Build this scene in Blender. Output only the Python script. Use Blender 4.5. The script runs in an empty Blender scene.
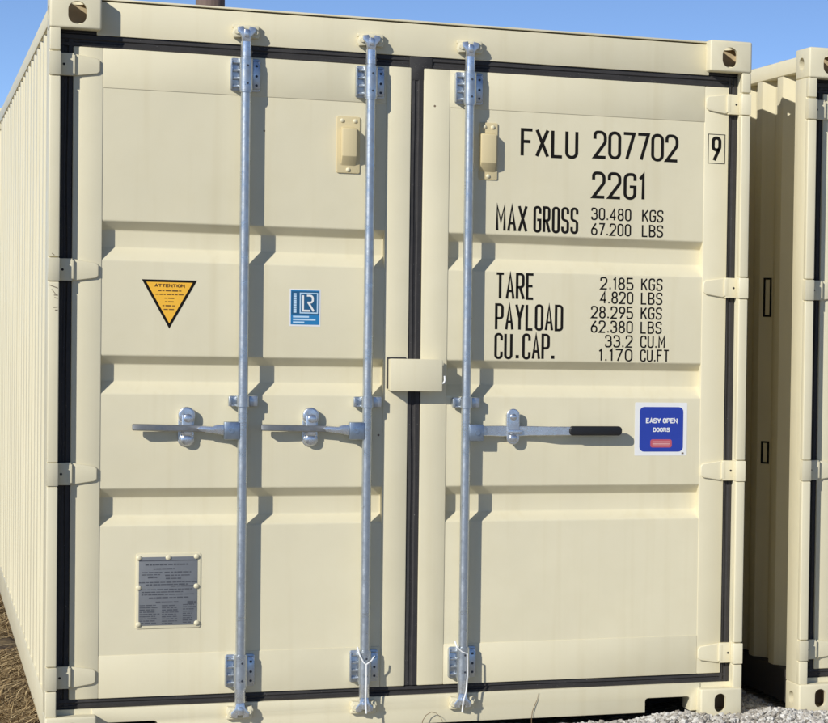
import bpy, bmesh, math, random
from mathutils import Vector, Matrix, noise

random.seed(7)
scene = bpy.context.scene
col = scene.collection
R = math.radians

# ------------------------------------------------------------------ camera
cam_d = bpy.data.cameras.new('camera')
cam = bpy.data.objects.new('camera', cam_d); col.objects.link(cam)
cam.location = (-0.41160, -9.70684, 1.52923)
cam.rotation_euler = (1.5389940, -0.0218790, -0.4749957)
cam_d.sensor_fit = 'HORIZONTAL'; cam_d.sensor_width = 36.0
cam_d.lens = 2591.9170 / 828.0 * 36.0
cam_d.shift_x = -831.323 / 828.0
cam_d.shift_y = 52.440 / 828.0
cam_d.clip_start = 0.1; cam_d.clip_end = 5000
scene.camera = cam

# ------------------------------------------------------------------ light
SUN = Vector((-1.14, -1.0, 0.80)).normalized()          # towards the sun
el = math.asin(SUN.z); az = math.atan2(SUN.x, SUN.y)
world = bpy.data.worlds.new('World'); scene.world = world
world.use_nodes = True
wn = world.node_tree; wn.nodes.clear()
sky = wn.nodes.new('ShaderNodeTexSky'); sky.sky_type = 'NISHITA'
sky.sun_disc = False; sky.sun_elevation = el; sky.sun_rotation = az
sky.altitude = 3000; sky.air_density = 0.50; sky.dust_density = 0.0; sky.ozone_density = 2.6
bg = wn.nodes.new('ShaderNodeBackground'); bg.inputs['Strength'].default_value = 0.136
wo = wn.nodes.new('ShaderNodeOutputWorld')
wn.links.new(sky.outputs[0], bg.inputs[0]); wn.links.new(bg.outputs[0], wo.inputs[0])
sd = bpy.data.lights.new('sun', 'SUN'); sd.energy = 4.15; sd.angle = R(0.53); sd.color = (1.0, 0.963, 0.865)
sun = bpy.data.objects.new('sun', sd); col.objects.link(sun)
sun.rotation_euler = SUN.to_track_quat('Z', 'Y').to_euler(); sun.location = (-6, -6, 8)
vs = scene.view_settings
vs.view_transform = 'Standard'; vs.look = 'None'; vs.gamma = 1.0; vs.exposure = 0.0
vs.use_curve_mapping = False
scene.cycles.max_bounces = 12; scene.cycles.diffuse_bounces = 8

# ------------------------------------------------------------------ materials
def new_mat(name):
    m = bpy.data.materials.new(name); m.use_nodes = True
    nt = m.node_tree; b = nt.nodes['Principled BSDF']
    return m, nt, b
def N(nt, t, **kw):
    n = nt.nodes.new(t)
    for k, v in kw.items():
        if k in n.inputs.keys() if hasattr(n.inputs, 'keys') else False: n.inputs[k].default_value = v
        else: setattr(n, k, v)
    return n
def coord(nt, scale=None):
    tc = nt.nodes.new('ShaderNodeTexCoord')
    if scale is None: return tc.outputs['Object']
    mp = nt.nodes.new('ShaderNodeMapping'); mp.inputs['Scale'].default_value = scale
    nt.links.new(tc.outputs['Object'], mp.inputs[0]); return mp.outputs[0]
def noise_n(nt, vec, scale, detail=4, rough=.55):
    n = nt.nodes.new('ShaderNodeTexNoise'); n.inputs['Scale'].default_value = scale
    n.inputs['Detail'].default_value = detail; n.inputs['Roughness'].default_value = rough
    nt.links.new(vec, n.inputs['Vector']); return n.outputs['Fac']
def ramp(nt, fac, stops):
    r = nt.nodes.new('ShaderNodeValToRGB')
    while len(r.color_ramp.elements) < len(stops): r.color_ramp.elements.new(.5)
    for e, (p, c) in zip(r.color_ramp.elements, stops):
        e.position = p; e.color = (*c, 1) if len(c) == 3 else c
    nt.links.new(fac, r.inputs[0]); return r.outputs[0]
def mix(nt, fac, a, b, mode='MIX'):
    m = nt.nodes.new('ShaderNodeMix'); m.data_type = 'RGBA'; m.blend_type = mode
    for s, v in ((m.inputs[0], fac), (m.inputs[6], a), (m.inputs[7], b)):
        if isinstance(v, (int, float)): s.default_value = v
        elif isinstance(v, tuple): s.default_value = (*v, 1)
        else: nt.links.new(v, s)
    return m.outputs[2]
def bump(nt, b, parts):
    prev = None
    for h, s, d in parts:
        bn = nt.nodes.new('ShaderNodeBump'); bn.inputs['Strength'].default_value = s; bn.inputs['Distance'].default_value = d
        nt.links.new(h, bn.inputs['Height'])
        if prev is not None: nt.links.new(prev, bn.inputs['Normal'])
        prev = bn.outputs[0]
    nt.links.new(prev, b.inputs['Normal'])

def paint(name, c, rough=.42, wavy=.25, wear=True):
    m, nt, b = new_mat(name)
    v = coord(nt)
    big = noise_n(nt, v, 1.6, 3); fine = noise_n(nt, v, 9, 5)
    base = mix(nt, ramp(nt, big, [(.3, (0, 0, 0)), (.7, (1, 1, 1))]), tuple(x*.965 for x in c), tuple(min(1, x*1.02) for x in c))
    base = mix(nt, ramp(nt, fine, [(.45, (0, 0, 0)), (.75, (.35, .35, .35))]), base, (c[0]*.93, c[1]*.92, c[2]*.88))
    if wear:
        # faint vertical water streaks
        sv = coord(nt, (22, 22, .7)); st = noise_n(nt, sv, 1.0, 3)
        base = mix(nt, ramp(nt, st, [(.54, (0, 0, 0)), (.8, (.32, .32, .32))]), base, (c[0]*.84, c[1]*.80, c[2]*.70))
        # sparse dark chips and specks
        vo = nt.nodes.new('ShaderNodeTexVoronoi'); vo.inputs['Scale'].default_value = 7.0
        nt.links.new(v, vo.inputs['Vector'])
        lt = nt.nodes.new('ShaderNodeMath'); lt.operation = 'LESS_THAN'; lt.inputs[1].default_value = .028
        nt.links.new(vo.outputs['Distance'], lt.inputs[0])
        sp = nt.nodes.new('ShaderNodeSeparateColor'); nt.links.new(vo.outputs['Color'], sp.inputs[0])
        gt = nt.nodes.new('ShaderNodeMath'); gt.operation = 'GREATER_THAN'; gt.inputs[1].default_value = .55
        nt.links.new(sp.outputs[0], gt.inputs[0])
        mu = nt.nodes.new('ShaderNodeMath'); mu.operation = 'MULTIPLY'
        nt.links.new(lt.outputs[0], mu.inputs[0]); nt.links.new(gt.outputs[0], mu.inputs[1])
        base = mix(nt, mu.outputs[0], base, (.18, .13, .08))
    nt.links.new(base, b.inputs['Base Color'])
    nt.links.new(ramp(nt, fine, [(.3, (rough-.06,)*3), (.7, (rough+.1,)*3)]), b.inputs['Roughness'])
    b.inputs['Specular IOR Level'].default_value = .35
    peel = noise_n(nt, v, 220, 2)
    wav = noise_n(nt, v, 3.2, 2, .4)
    bump(nt, b, [(peel, .06, .002), (wav, wavy, .03)])
    return m
CREAM = (.740, .680, .494)
M = {}
M['cream'] = paint('cream_paint', CREAM, wavy=.20)
M['cream_sheet'] = paint('cream_sheet_paint', CREAM, wavy=.26)
M['vent'] = paint('cream_plastic', (.66, .555, .33), .5, .05, False)

def galv(name, c=(.56, .60, .64), rough=.29):
    m, nt, b = new_mat(name)
    v = coord(nt)
    vo = nt.nodes.new('ShaderNodeTexVoronoi'); vo.inputs['Scale'].default_value = 90
    nt.links.new(v, vo.inputs['Vector'])
    sp = nt.nodes.new('ShaderNodeSeparateColor'); nt.links.new(vo.outputs['Color'], sp.inputs[0])
    n = noise_n(nt, v, 30, 5)
    base = mix(nt, sp.outputs[0], tuple(x*.90 for x in c), c)
    base = mix(nt, ramp(nt, n, [(.5, (0, 0, 0)), (.8, (.35, .35, .35))]), base, tuple(x*.65 for x in c))
    nt.links.new(base, b.inputs['Base Color'])
    b.inputs['Metallic'].default_value = .85
    nt.links.new(ramp(nt, n, [(.3, (rough-.06,)*3), (.75, (rough+.18,)*3)]), b.inputs['Roughness'])
    bump(nt, b, [(noise_n(nt, v, 150, 3), .12, .002)])
    return m
M['galv'] = galv('galvanised_steel')
M['galv_bright'] = galv('bright_zinc', (.70, .73, .77), .22)
M['galv_dark'] = galv('dull_zinc', (.34, .35, .36), .45)
M['galv_blue'] = galv('blue_zinc', (.38, .45, .54), .30)

def plain(name, c, rough=.6, metal=0, var=.1, scale=40, bmp=.1):
    m, nt, b = new_mat(name)
    v = coord(nt); n = noise_n(nt, v, scale, 4)
    nt.links.new(mix(nt, n, tuple(x*(1-var) for x in c), tuple(min(1, x*(1+var)) for x in c)), b.inputs['Base Color'])
    b.inputs['Roughness'].default_value = rough; b.inputs['Metallic'].default_value = metal
    if bmp: bump(nt, b, [(n, bmp, .003)])
    return m
def rubber():
    m, nt, b = new_mat('black_rubber')
    v = coord(nt); n = noise_n(nt, v, 25, 5); f = noise_n(nt, v, 260, 2)
    base = mix(nt, n, (.020, .019, .019), (.040, .036, .036))
    base = mix(nt, ramp(nt, f, [(.71, (0, 0, 0)), (.76, (.6, .6, .6))]), base, (.35, .33, .30))
    nt.links.new(base, b.inputs['Base Color']); b.inputs['Roughness'].default_value = .62
    bump(nt, b, [(n, .4, .004)]); return m
M['rubber'] = rubber()
M['ink'] = plain('black_lettering', (.010, .009, .008), .85, 0, .2, 60, 0)
M['ink'].node_tree.nodes['Principled BSDF'].inputs['Specular IOR Level'].default_value = .15
M['ink_soft'] = plain('dark_print', (.19, .15, .10), .6, 0, .3, 80, 0)
M['grip'] = plain('black_grip', (.012, .012, .013), .45, 0, .2, 200, .2)
M['dark'] = plain('dark_recess', (.02, .018, .016), .8)
M['hole'] = plain('dark_hole', (.03, .035, .05), .5)
M['yellow'] = plain('yellow_sticker', (.92, .50, .045), .35, 0, .05, 20, 0)
M['white'] = plain('white_sticker', (.80, .80, .80), .35, 0, .03, 20, 0)
M['blue'] = plain('blue_sticker', (.022, .050, .36), .3, 0, .06, 20, 0)
M['lrblue'] = plain('mid_blue_sticker', (.022, .20, .46), .3, 0, .06, 20, 0)
M['lrdark'] = plain('deep_blue_sticker', (.016, .10, .22), .3, 0, .06, 20, 0)
M['lrpale'] = plain('pale_blue_print', (.50, .68, .85), .35, 0, .05, 20, 0)
M['red'] = plain('red_print', (.50, .10, .13), .4, 0, .1, 60, 0)
M['redpale'] = plain('pale_red_print', (.66, .34, .34), .4, 0, .1, 60, 0)
M['brownprint'] = plain('brown_print', (.13, .06, .010), .5, 0, .2, 60, 0)
M['alu'] = plain('dull_aluminium', (.19, .20, .215), .5, .15, .14, 30, .15)
M['alu_print'] = plain('etched_print', (.095, .10, .115), .5, .3, .1, 60, 0)
M['cavity'] = plain('shaded_casting_inside', (.50, .40, .25), .8, 0, .3, 30, .2)  # casting hollows: thinner paint, with their inner shade put into the brown
M['rust'] = plain('rust', (.22, .085, .03), .85, 0, .4, 90, .3)
M['cord'] = plain('white_cord', (.82, .83, .84), .5, 0, .04, 200, .2)
M['straw_dark'] = plain('dry_stalk', (.16, .10, .05), .8, 0, .3, 60, .2)
M['plywood'] = plain('underside', (.05, .045, .04), .9)

# ------------------------------------------------------------------ mesh helpers
def box(bm, x0, x1, y0, y1, z0, z1, bev=0.0, seg=2):
    vs_ = [bm.verts.new((x, y, z)) for x in (x0, x1) for y in (y0, y1) for z in (z0, z1)]
    fs = [(0, 1, 3, 2), (4, 6, 7, 5), (0, 4, 5, 1), (2, 3, 7, 6), (0, 2, 6, 4), (1, 5, 7, 3)]
    F = [bm.faces.new([vs_[i] for i in f]) for f in fs]
    if bev > 0:
        E_ = list({e for f in F for e in f.edges})
        bmesh.ops.bevel(bm, geom=E_, offset=bev, segments=seg, affect='EDGES', profile=.5)
    return bm
def prism(bm, outline, y0, y1, bev=0.0, axis='y', seg=2):
    """outline: list of (a,b); axis y: (x,z) extruded in y; axis x: (y,z) extruded in x; axis z: (x,y) extruded in z"""
    def P(a, b, t):
        return {'y': (a, t, b), 'x': (t, a, b), 'z': (a, b, t)}[axis]
    A = [bm.verts.new(P(a, b, y0)) for a, b in outline]
    B = [bm.verts.new(P(a, b, y1)) for a, b in outline]
    n = len(A)
    F = [bm.faces.new(A), bm.faces.new(B[::-1])]
    S = []
    for i in range(n):
        S.append(bm.faces.new((A[(i+1) % n], A[i], B[i], B[(i+1) % n])))
    bmesh.ops.recalc_face_normals(bm, faces=F+S)
    if bev > 0:
        E_ = list(F[0].edges) + list(F[1].edges)
        bmesh.ops.bevel(bm, geom=E_, offset=bev, segments=seg, affect='EDGES', profile=.5)
def cyl(bm, p0, p1, r0, r1=None, n=16, cap=True):
    r1 = r0 if r1 is None else r1
    p0 = Vector(p0); p1 = Vector(p1); d = (p1-p0).normalized()
    u = d.orthogonal().normalized(); w = d.cross(u)
    A = []; B = []
    for i in range(n):
        a = 2*math.pi*i/n; o = u*math.cos(a)+w*math.sin(a)
        A.append(bm.verts.new(p0+o*r0)); B.append(bm.verts.new(p1+o*r1))
    for i in range(n):
        bm.faces.new((A[i], A[(i+1) % n], B[(i+1) % n], B[i]))
    if cap: bm.faces.new(A[::-1]); bm.faces.new(B)
def tube(bm, pts, r, n=8):
    pts = [Vector(p) for p in pts]; rings = []
    for i, p in enumerate(pts):
        d = (pts[min(i+1, len(pts)-1)]-pts[max(i-1, 0)]).normalized()
        u = Vector((0, 1, 0)).cross(d)
        if u.length < .1: u = Vector((1, 0, 0)).cross(d)
        u.normalize(); w = d.cross(u)
        rr = r[i] if isinstance(r, (list, tuple)) else r
        rings.append([bm.verts.new(p+(u*math.cos(2*math.pi*k/n)+w*math.sin(2*math.pi*k/n))*rr) for k in range(n)])
    for a, b in zip(rings, rings[1:]):
        for k in range(n): bm.faces.new((a[k], a[(k+1) % n], b[(k+1) % n], b[k]))
    bm.faces.new(rings[0][::-1]); bm.faces.new(rings[-1])
def dome(bm, c, r, ry, n=14, m=6):
    """half ellipsoid facing -y, base at c"""
    c = Vector(c); rings = []
    for j in range(m):
        t = math.pi/2*j/m
        rings.append([bm.verts.new(c+Vector((r*math.cos(t)*math.cos(2*math.pi*k/n), -ry*math.sin(t), r*math.cos(t)*math.sin(2*math.pi*k/n)))) for k in range(n)])
    top = bm.verts.new(c+Vector((0, -ry, 0)))
    for a, b in zip(rings, rings[1:]):
        for k in range(n): bm.faces.new((a[k], a[(k+1) % n], b[(k+1) % n], b[k]))
    for k in range(n): bm.faces.new((rings[-1][k], rings[-1][(k+1) % n], top))
    bm.faces.new(rings[0][::-1])
def stadium(cx, cz, w, h, n=8):
    """rounded slot outline"""
    r = min(w, h)/2; out = []
    cs = [(cx+w/2-r, cz+h/2-r, 0), (cx-w/2+r, cz+h/2-r, 90), (cx-w/2+r, cz-h/2+r, 180), (cx+w/2-r, cz-h/2+r, 270)]
    for x, z, a0 in cs:
        for i in range(n+1):
            a = R(a0+90*i/n); p = (x+r*math.cos(a), z+r*math.sin(a))
            if not out or (abs(p[0]-out[-1][0])+abs(p[1]-out[-1][1])) > 1e-6: out.append(p)
    if abs(out[0][0]-out[-1][0])+abs(out[0][1]-out[-1][1]) < 1e-6: out.pop()
    return out
def rrect(x0, x1, z0, z1, r, n=5):
    out = []
    for x, z, a0 in ((x1-r, z1-r, 0), (x0+r, z1-r, 90), (x0+r, z0+r, 180), (x1-r, z0+r, 270)):
        for i in range(n+1):
            a = R(a0+90*i/n); out.append((x+r*math.cos(a), z+r*math.sin(a)))
    return out
def fillet(pts, r, n=5, closed=False, sharp=()):
    """round the corners of a 2D polyline"""
    out = []; L = len(pts)
    for i, p in enumerate(pts):
        if (not closed and i in (0, L-1)) or i in sharp: out.append(tuple(p)); continue
        a = Vector(pts[i-1]); b = Vector(p); c = Vector(pts[(i+1) % L])
        d1 = (a-b); d2 = (c-b); l1 = d1.length; l2 = d2.length; d1 /= l1; d2 /= l2
        ang = d1.angle(d2)
        if ang > 3.1: out.append(tuple(p)); continue
        t = min(r/math.tan(ang/2), l1*.499, l2*.499)
        rr = t*math.tan(ang/2)
        cen = b+(d1+d2).normalized()*(rr/math.sin(ang/2))
        s = b+d1*t-cen; e = b+d2*t-cen
        a0 = math.atan2(s.y, s.x); da = math.atan2(s.x*e.y-s.y*e.x, s.dot(e))
        for k in range(n+1):
            q = a0+da*k/n; out.append((cen.x+rr*math.cos(q), cen.y+rr*math.sin(q)))
    return out
def finish(name, bm, mat, parent=None, loc=(0, 0, 0), smooth=True, angle=38):
    bmesh.ops.remove_doubles(bm, verts=bm.verts, dist=1e-7)
    me = bpy.data.meshes.new(name); bm.to_mesh(me); bm.free()
    if smooth:
        me.polygons.foreach_set('use_smooth', [True]*len(me.polygons)); me.set_sharp_from_angle(angle=R(angle))
    for mm in (mat if isinstance(mat, (list, tuple)) else [mat]): me.materials.append(mm)
    o = bpy.data.objects.new(name, me); col.objects.link(o)
    o.parent = parent; o.location = loc
    return o
def BM(): return bmesh.new()
def dup(o, parent, loc, name=None):
    c = o.copy(); col.objects.link(c); c.parent = parent; c.location = loc; return c
def tag(o, label=None, cat=None, group=None, kind=None):
    for k, v in (('label', label), ('category', cat), ('group', group), ('kind', kind)):
        if v: o[k] = v
    return o
def empty(name, loc):
    o = bpy.data.objects.new(name, None); col.objects.link(o); o.location = loc; o.empty_display_size = .3
    return o

# ------------------------------------------------------------------ stroke lettering
# glyph: (relative width, [ (points, sharp corner indices, closed) ]) on a 1 x 1 cell
G = {
 'A': (1, [([(0, 0), (.5, 1), (1, 0)], (1,), 0), ([(.2, .3), (.8, .3)], (), 0)]),
 'B': (1, [([(0, 0), (0, 1), (.95, 1), (.95, .53), (0, .53)], (1,), 0), ([(0, .5), (1, .5), (1, 0), (0, 0)], (), 0)]),
 'C': (1, [([(1, .75), (1, 1), (0, 1), (0, 0), (1, 0), (1, .25)], (), 0)]),
 'D': (1, [([(0, 0), (0, 1), (1, 1), (1, 0)], (0, 1), 1)]),
 'E': (.9, [([(1, 1), (0, 1), (0, 0), (1, 0)], (1, 2), 0), ([(0, .52), (.85, .52)], (), 0)]),
 'F': (.95, [([(1, 1), (0, 1), (0, 0)], (1,), 0), ([(0, .54), (.8, .54)], (), 0)]),
 'G': (1, [([(1, .76), (1, 1), (0, 1), (0, 0), (1, 0), (1, .48), (.52, .48)], (5,), 0)]),
 'I': (.12, [([(.5, 0), (.5, 1)], (), 0)]),
 'K': (1, [([(0, 0), (0, 1)], (), 0), ([(1, 1), (.06, .42)], (), 0), ([(.38, .60), (1, 0)], (), 0)]),
 'L': (.9, [([(0, 1), (0, 0), (1, 0)], (1,), 0)]),
 'M': (1.1, [([(0, 0), (0, 1), (.5, .35), (1, 1), (1, 0)], (1, 2, 3), 0)]),
 'N': (1, [([(0, 0), (0, 1), (1, 0), (1, 1)], (1, 2), 0)]),
 'O': (1, [([(0, 0), (0, 1), (1, 1), (1, 0)], (), 1)]),
 'P': (1, [([(0, 0), (0, 1), (1, 1), (1, .44), (0, .44)], (1,), 0)]),
 'R': (1, [([(0, 0), (0, 1), (.95, 1), (.95, .46), (0, .46)], (1,), 0), ([(.45, .46), (1, 0)], (), 0)]),
 'S': (1, [([(1, .78), (1, 1), (0, 1), (0, .54), (1, .46), (1, 0), (0, 0), (0, .22)], (), 0)]),
 'T': (1, [([(0, 1), (1, 1)], (), 0), ([(.5, 1), (.5, 0)], (), 0)]),
 'U': (1, [([(0, 1), (0, 0), (1, 0), (1, 1)], (), 0)]),
 'V': (1, [([(0, 1), (.5, 0), (1, 1)], (1,), 0)]),
 'X': (1.05, [([(0, 0), (1, 1)], (), 0), ([(0, 1), (1, 0)], (), 0)]),
 'Y': (1.05, [([(0, 1), (.5, .45), (.5, 0)], (1,), 0), ([(1, 1), (.5, .45)], (), 0)]),
 '0': (1, [([(0, 0), (0, 1), (1, 1), (1, 0)], (), 1)]),
 '1': (.40, [([(0, .84), (.75, 1), (.75, 0)], (1,), 0)]),
 '2': (1.05, [([(0, .74), (0, 1), (1, 1), (1, .60), (0, 0), (1, 0)], (4,), 0)]),
 '3': (1, [([(0, .78), (0, 1), (.95, 1), (.95, .53), (.4, .53)], (), 0), ([(.5, .53), (1, .53), (1, 0), (0, 0), (0, .22)], (), 0)]),
 '4': (1.05, [([(.75, 0), (.75, 1), (0, .26), (1, .26)], (1, 2), 0)]),
 '5': (1, [([(.95, 1), (.05, 1), (0, .56), (1, .6), (1, 0), (0, 0), (0, .2)], (1, 2), 0)]),
 '6': (1, [([(.8, 1), (0, .42), (0, 0), (1, 0), (1, .54), (.12, .54)], (), 0)]),
 '7': (1, [([(0, 1), (1, 1), (.3, 0)], (1,), 0)]),
 '8': (1, [([(.06, .53), (.06, 1), (.94, 1), (.94, .53)], (), 1), ([(0, 0), (0, .53), (1, .53), (1, 0)], (), 1)]),
 '9': (1, [([(.88, .46), (0, .46), (0, 1), (1, 1), (1, .58), (.2, 0)], (), 0)]),
 '.': (.16, [([(.5, 0), (.5, .10)], (), 0)]),
}
def ribbon(bm, pts, hw, y, closed):
    n = len(pts); L = []; Rr = []
    P = [Vector(p) for p in pts]
    if not closed:      # extend the ends by half the stroke
        P[0] = P[0]-(P[1]-P[0]).normalized()*hw*.3; P[-1] = P[-1]+(P[-1]-P[-2]).normalized()*hw*.3
    for i in range(n):
        a = P[i-1] if (i > 0 or closed) else None; c = P[(i+1) % n] if (i < n-1 or closed) else None
        d1 = (P[i]-a).normalized() if a is not None else (c-P[i]).normalized()
        d2 = (c-P[i]).normalized() if c is not None else d1
        t = d1+d2
        t = t.normalized() if t.length > 1e-6 else d1
        nn = Vector((-t.y, t.x)); k = max(.42, nn.dot(Vector((-d1.y, d1.x))))
        o = nn*hw/k
        L.append(bm.verts.new((P[i].x+o.x, y, P[i].y+o.y))); Rr.append(bm.verts.new((P[i].x-o.x, y, P[i].y-o.y)))
    for i in range(n if closed else n-1):
        j = (i+1) % n
        bm.faces.new((L[i], Rr[i], Rr[j], L[j]))
def layout(s, gap=.38, space=.75):
    x = 0; out = []
    for ch in s:
        if ch == ' ': x += space; continue
        w = G[ch][0]; out.append((ch, x, w)); x += w+gap
    return out, x-gap
def text(name, items, y, mat, parent, label=None):
    """items: (string, x0, x1, z0, height, stroke, gap, space); each word its own object"""
    for s, x0, x1, z0, h, stroke, *gs in items:
        bm = BM()
        lay, tot = layout(s, *gs)
        hw = stroke/2; sx = (x1-x0-stroke)/tot
        for ch, gx, gw in lay:
            for k, (pts, sharp, closed) in enumerate(G[ch][1]):
                q = [(x0+hw+(gx+px*gw)*sx, z0+hw+pz*(h-stroke)) for px, pz in pts]
                q = fillet(q, min(gw*sx*.48, h*.24), 5, bool(closed), sharp)
                ribbon(bm, q, hw, y-.0002*k, closed)
        bmesh.ops.recalc_face_normals(bm, faces=bm.faces)
        # a real film of paint: give it thickness towards the door
        r = bmesh.ops.extrude_face_region(bm, geom=list(bm.faces))
        for v in r['geom']:
            if isinstance(v, bmesh.types.BMVert): v.co.y += .0008
        bmesh.ops.recalc_face_normals(bm, faces=bm.faces)
        finish(name, bm, mat, parent, smooth=False)['label'] = 'print reading '+s
def words(bm, rows, y, d=.0006):
    """unreadable small print: each row broken into word-length dashes"""
    for x0, x1, z, h in rows:
        x = x0
        while x < x1-.003:
            w = min(random.uniform(.006, .020), x1-x); hh = h*random.uniform(.75, 1.1)
            box(bm, x, x+w, y, y+d, z-hh/2, z+hh/2); x += w+random.uniform(.002, .004)
def bars(bm, rows, y, d=.0006):
    for x0, x1, z, h in rows: box(bm, x0, x1, y, y+d, z-h/2, z+h/2)

# ================================================================== THE SETTING
def ground_height(x, y):
    h = noise.noise(Vector((x*.6, y*.6, 3.1)))*.018+noise.noise(Vector((x*2.3, y*2.3, 9)))*.008
    h += -.012
    if x < 0: h += min(1, -x/1.2)*.03+min(1, -x/.15)*(.022*noise.noise(Vector((x*4.5, y*2.2, 5)))+.012*noise.noise(Vector((x*11, y*6, 2))))
    # gravel banked up in front of the sills
    h += .030*math.exp(-((y+.12)/.16)**2)*(1/(1+math.exp(-(x-1.55)*7)))*(1 if x < 6 else 0)
    h += .020*math.exp(-((x-2.16)/.11)**2)*math.exp(-((y+.03)/.12)**2)
    h += .020*math.exp(-((x-2.55)/.12)**2)*math.exp(-((y-.0)/.3)**2)
    return h
def ground_mat():
    m, nt, b = new_mat('gravel_and_dry_grass')
    v = coord(nt)
    vo = nt.nodes.new('ShaderNodeTexVoronoi'); vo.inputs['Scale'].default_value = 42; nt.links.new(v, vo.inputs['Vector'])
    sp = nt.nodes.new('ShaderNodeSeparateColor'); nt.links.new(vo.outputs['Color'], sp.inputs[0])
    grav = ramp(nt, sp.outputs[0], [(0, (.32, .29, .25)), (.5, (.48, .45, .40)), (1, (.62, .59, .53))])
    grav = mix(nt, ramp(nt, vo.outputs['Distance'], [(.35, (0, 0, 0)), (.75, (1, 1, 1))]), grav, (.22, .19, .15))
    n1 = noise_n(nt, v, 5, 6); n2 = noise_n(nt, v, 40, 6)
    grass = mix(nt, n2, (.07, .045, .022), (.24, .175, .09))
    grass = mix(nt, ramp(nt, n1, [(.42, (0, 0, 0)), (.65, (1, 1, 1))]), grass, (.050, .030, .016))
    sx = nt.nodes.new('ShaderNodeSeparateXYZ'); nt.links.new(v, sx.inputs[0])
    ad = nt.nodes.new('ShaderNodeMath'); ad.operation = 'MULTIPLY_ADD'; ad.inputs[1].default_value = .5; 
    nt.links.new(n1, ad.inputs[0]); nt.links.new(sx.outputs[0], ad.inputs[2])
    f = ramp(nt, ad.outputs[0], [(.35, (0, 0, 0)), (.6, (1, 1, 1))])
    nt.links.new(mix(nt, f, grass, grav), b.inputs['Base Color'])
    b.inputs['Roughness'].default_value = .9
    bump(nt, b, [(vo.outputs['Distance'], .6, .012), (n2, .5, .02)])
    return m
bm = BM()
xs = [-400, -120, -40, -14, -7]+[-4+.1*i for i in range(111)]+[10, 18, 45, 120, 400]
ys = [-400, -120, -40, -14, -7]+[-3+.1*i for i in range(111)]+[11, 18, 45, 120, 400]
grid = [[bm.verts.new((x, y, ground_height(x, y) if -5 < x < 8 and -4 < y < 9 else -.012)) for y in ys] for x in xs]
for i in range(len(xs)-1):
    for j in range(len(ys)-1):
        bm.faces.new((grid[i][j], grid[i+1][j], grid[i+1][j+1], grid[i][j+1]))
tag(finish('ground', bm, ground_mat()), kind='structure')

# ================================================================== THE CONTAINER
W, H, LEN = 2.438, 2.591, 6.058
DF, DP = .060, .063            # door frame face, door sheet face
root = empty('shipping_container', (0, 0, 0))
tag(root, 'cream shipping container with black FXLU 207702 lettering on its closed doors', 'container', 'cream containers parked side by side')

# ---- corner castings (hollow, with their slotted holes)
def boolean(o, cutters):
    for c in cutters:
        md = o.modifiers.new('cut', 'BOOLEAN'); md.object = c; md.operation = 'DIFFERENCE'; md.solver = 'EXACT'
    dg = bpy.context.evaluated_depsgraph_get(); dg.update()
    me = bpy.data.meshes.new_from_object(o.evaluated_get(dg))
    o.modifiers.clear(); o.data = me
    me.polygons.foreach_set('use_smooth', [True]*len(me.polygons)); me.set_sharp_from_angle(angle=R(35))
    for c in cutters: bpy.data.objects.remove(c)
def casting(left, top):
    """local: x 0..0.162 inward, y 0..0.178, z 0..0.118"""
    w, d, h = .162, .178, .118
    s = (lambda x: x) if left else (lambda x: w-x)
    bm = BM(); box(bm, 0, w, 0, d, 0, h, .0075, 3); o = finish('corner_casting', bm, M['cream'])
    cut = []
    t = .022
    bm = BM(); box(bm, t, w-t, t, d-t, t, h-t); cut.append(finish('cutter', bm, M['cream']))
    bm = BM(); cz = (.054 if top else .0625)
    prism(bm, stadium(s(.086), cz, .058 if top else .044, .078 if top else .072), -.02, .03); cut.append(finish('cutter', bm, M['cream']))
    bm = BM(); prism(bm, stadium(.098, .057, .062, .05), *((-.02, .03) if left else (w-.03, w+.02)), axis='x'); cut.append(finish('cutter', bm, M['cream']))
    bm = BM(); prism(bm, stadium(s(.080), .095, .062, .118), *((h-.03, h+.02) if top else (-.02, .03)), axis='z'); cut.append(finish('cutter', bm, M['cream']))
    boolean(o, cut)
    o.data.materials.append(M['cavity'])
    for f in o.data.polygons:
        c = f.center
        if t-1e-4 < c.x < w-t+1e-4 and t-1e-4 < c.y < d-t+1e-4 and t-1e-4 < c.z < h-t+1e-4: f.material_index = 1
    return o
cast = {}
for left in (True, False):
    for top in (True, False):
        o = casting(left, top); o.parent = root
        o.location = (0 if left else W-.162, 0, H-.118 if top else 0); cast[left, top] = o
        b_ = o.copy(); col.objects.link(b_); b_.parent = root; b_.rotation_euler = (0, 0, math.pi)
        b_.location = (W if left else .162, LEN, o.location.z)

# ---- corner posts
HZ = [(2.397, 2.310), (1.694, 1.611), (.992, .911), (.291, .207)]     # hinge heights
def post(mirror):
    s = (lambda a, b: (a, b)) if not mirror else (lambda a, b: (W-b, W-a))
    bm = BM()
    box(bm, *s(.0012, .0353), .036, .178, .117, H-.117, .003, 3); box(bm, *s(.005, .034), .016, .05, .117, H-.117)
    zz = [.117]+[z for a_, b_ in reversed(HZ) for z in (b_, a_)]+[H-.117]
    for k in range(0, len(zz), 2): box(bm, *s(.001, .0355), .006, .040, zz[k]+(.0012 if k else 0), zz[k+1]-(.0012 if k+2 < len(zz) else 0), .0035, 3)
    box(bm, *s(.028, .088), .095, .150, .117, H-.117, .003)
    return finish('corner_post', bm, M['cream'], root)
postL = post(False); postR = post(True)
for mx in (0, 1):
    bm = BM(); x0 = .004 if mx == 0 else W-.120
    box(bm, x0, x0+.116, LEN-.15, LEN-.006, .117, H-.117, .006); finish('corner_post', bm, M['cream'], root)
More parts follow.
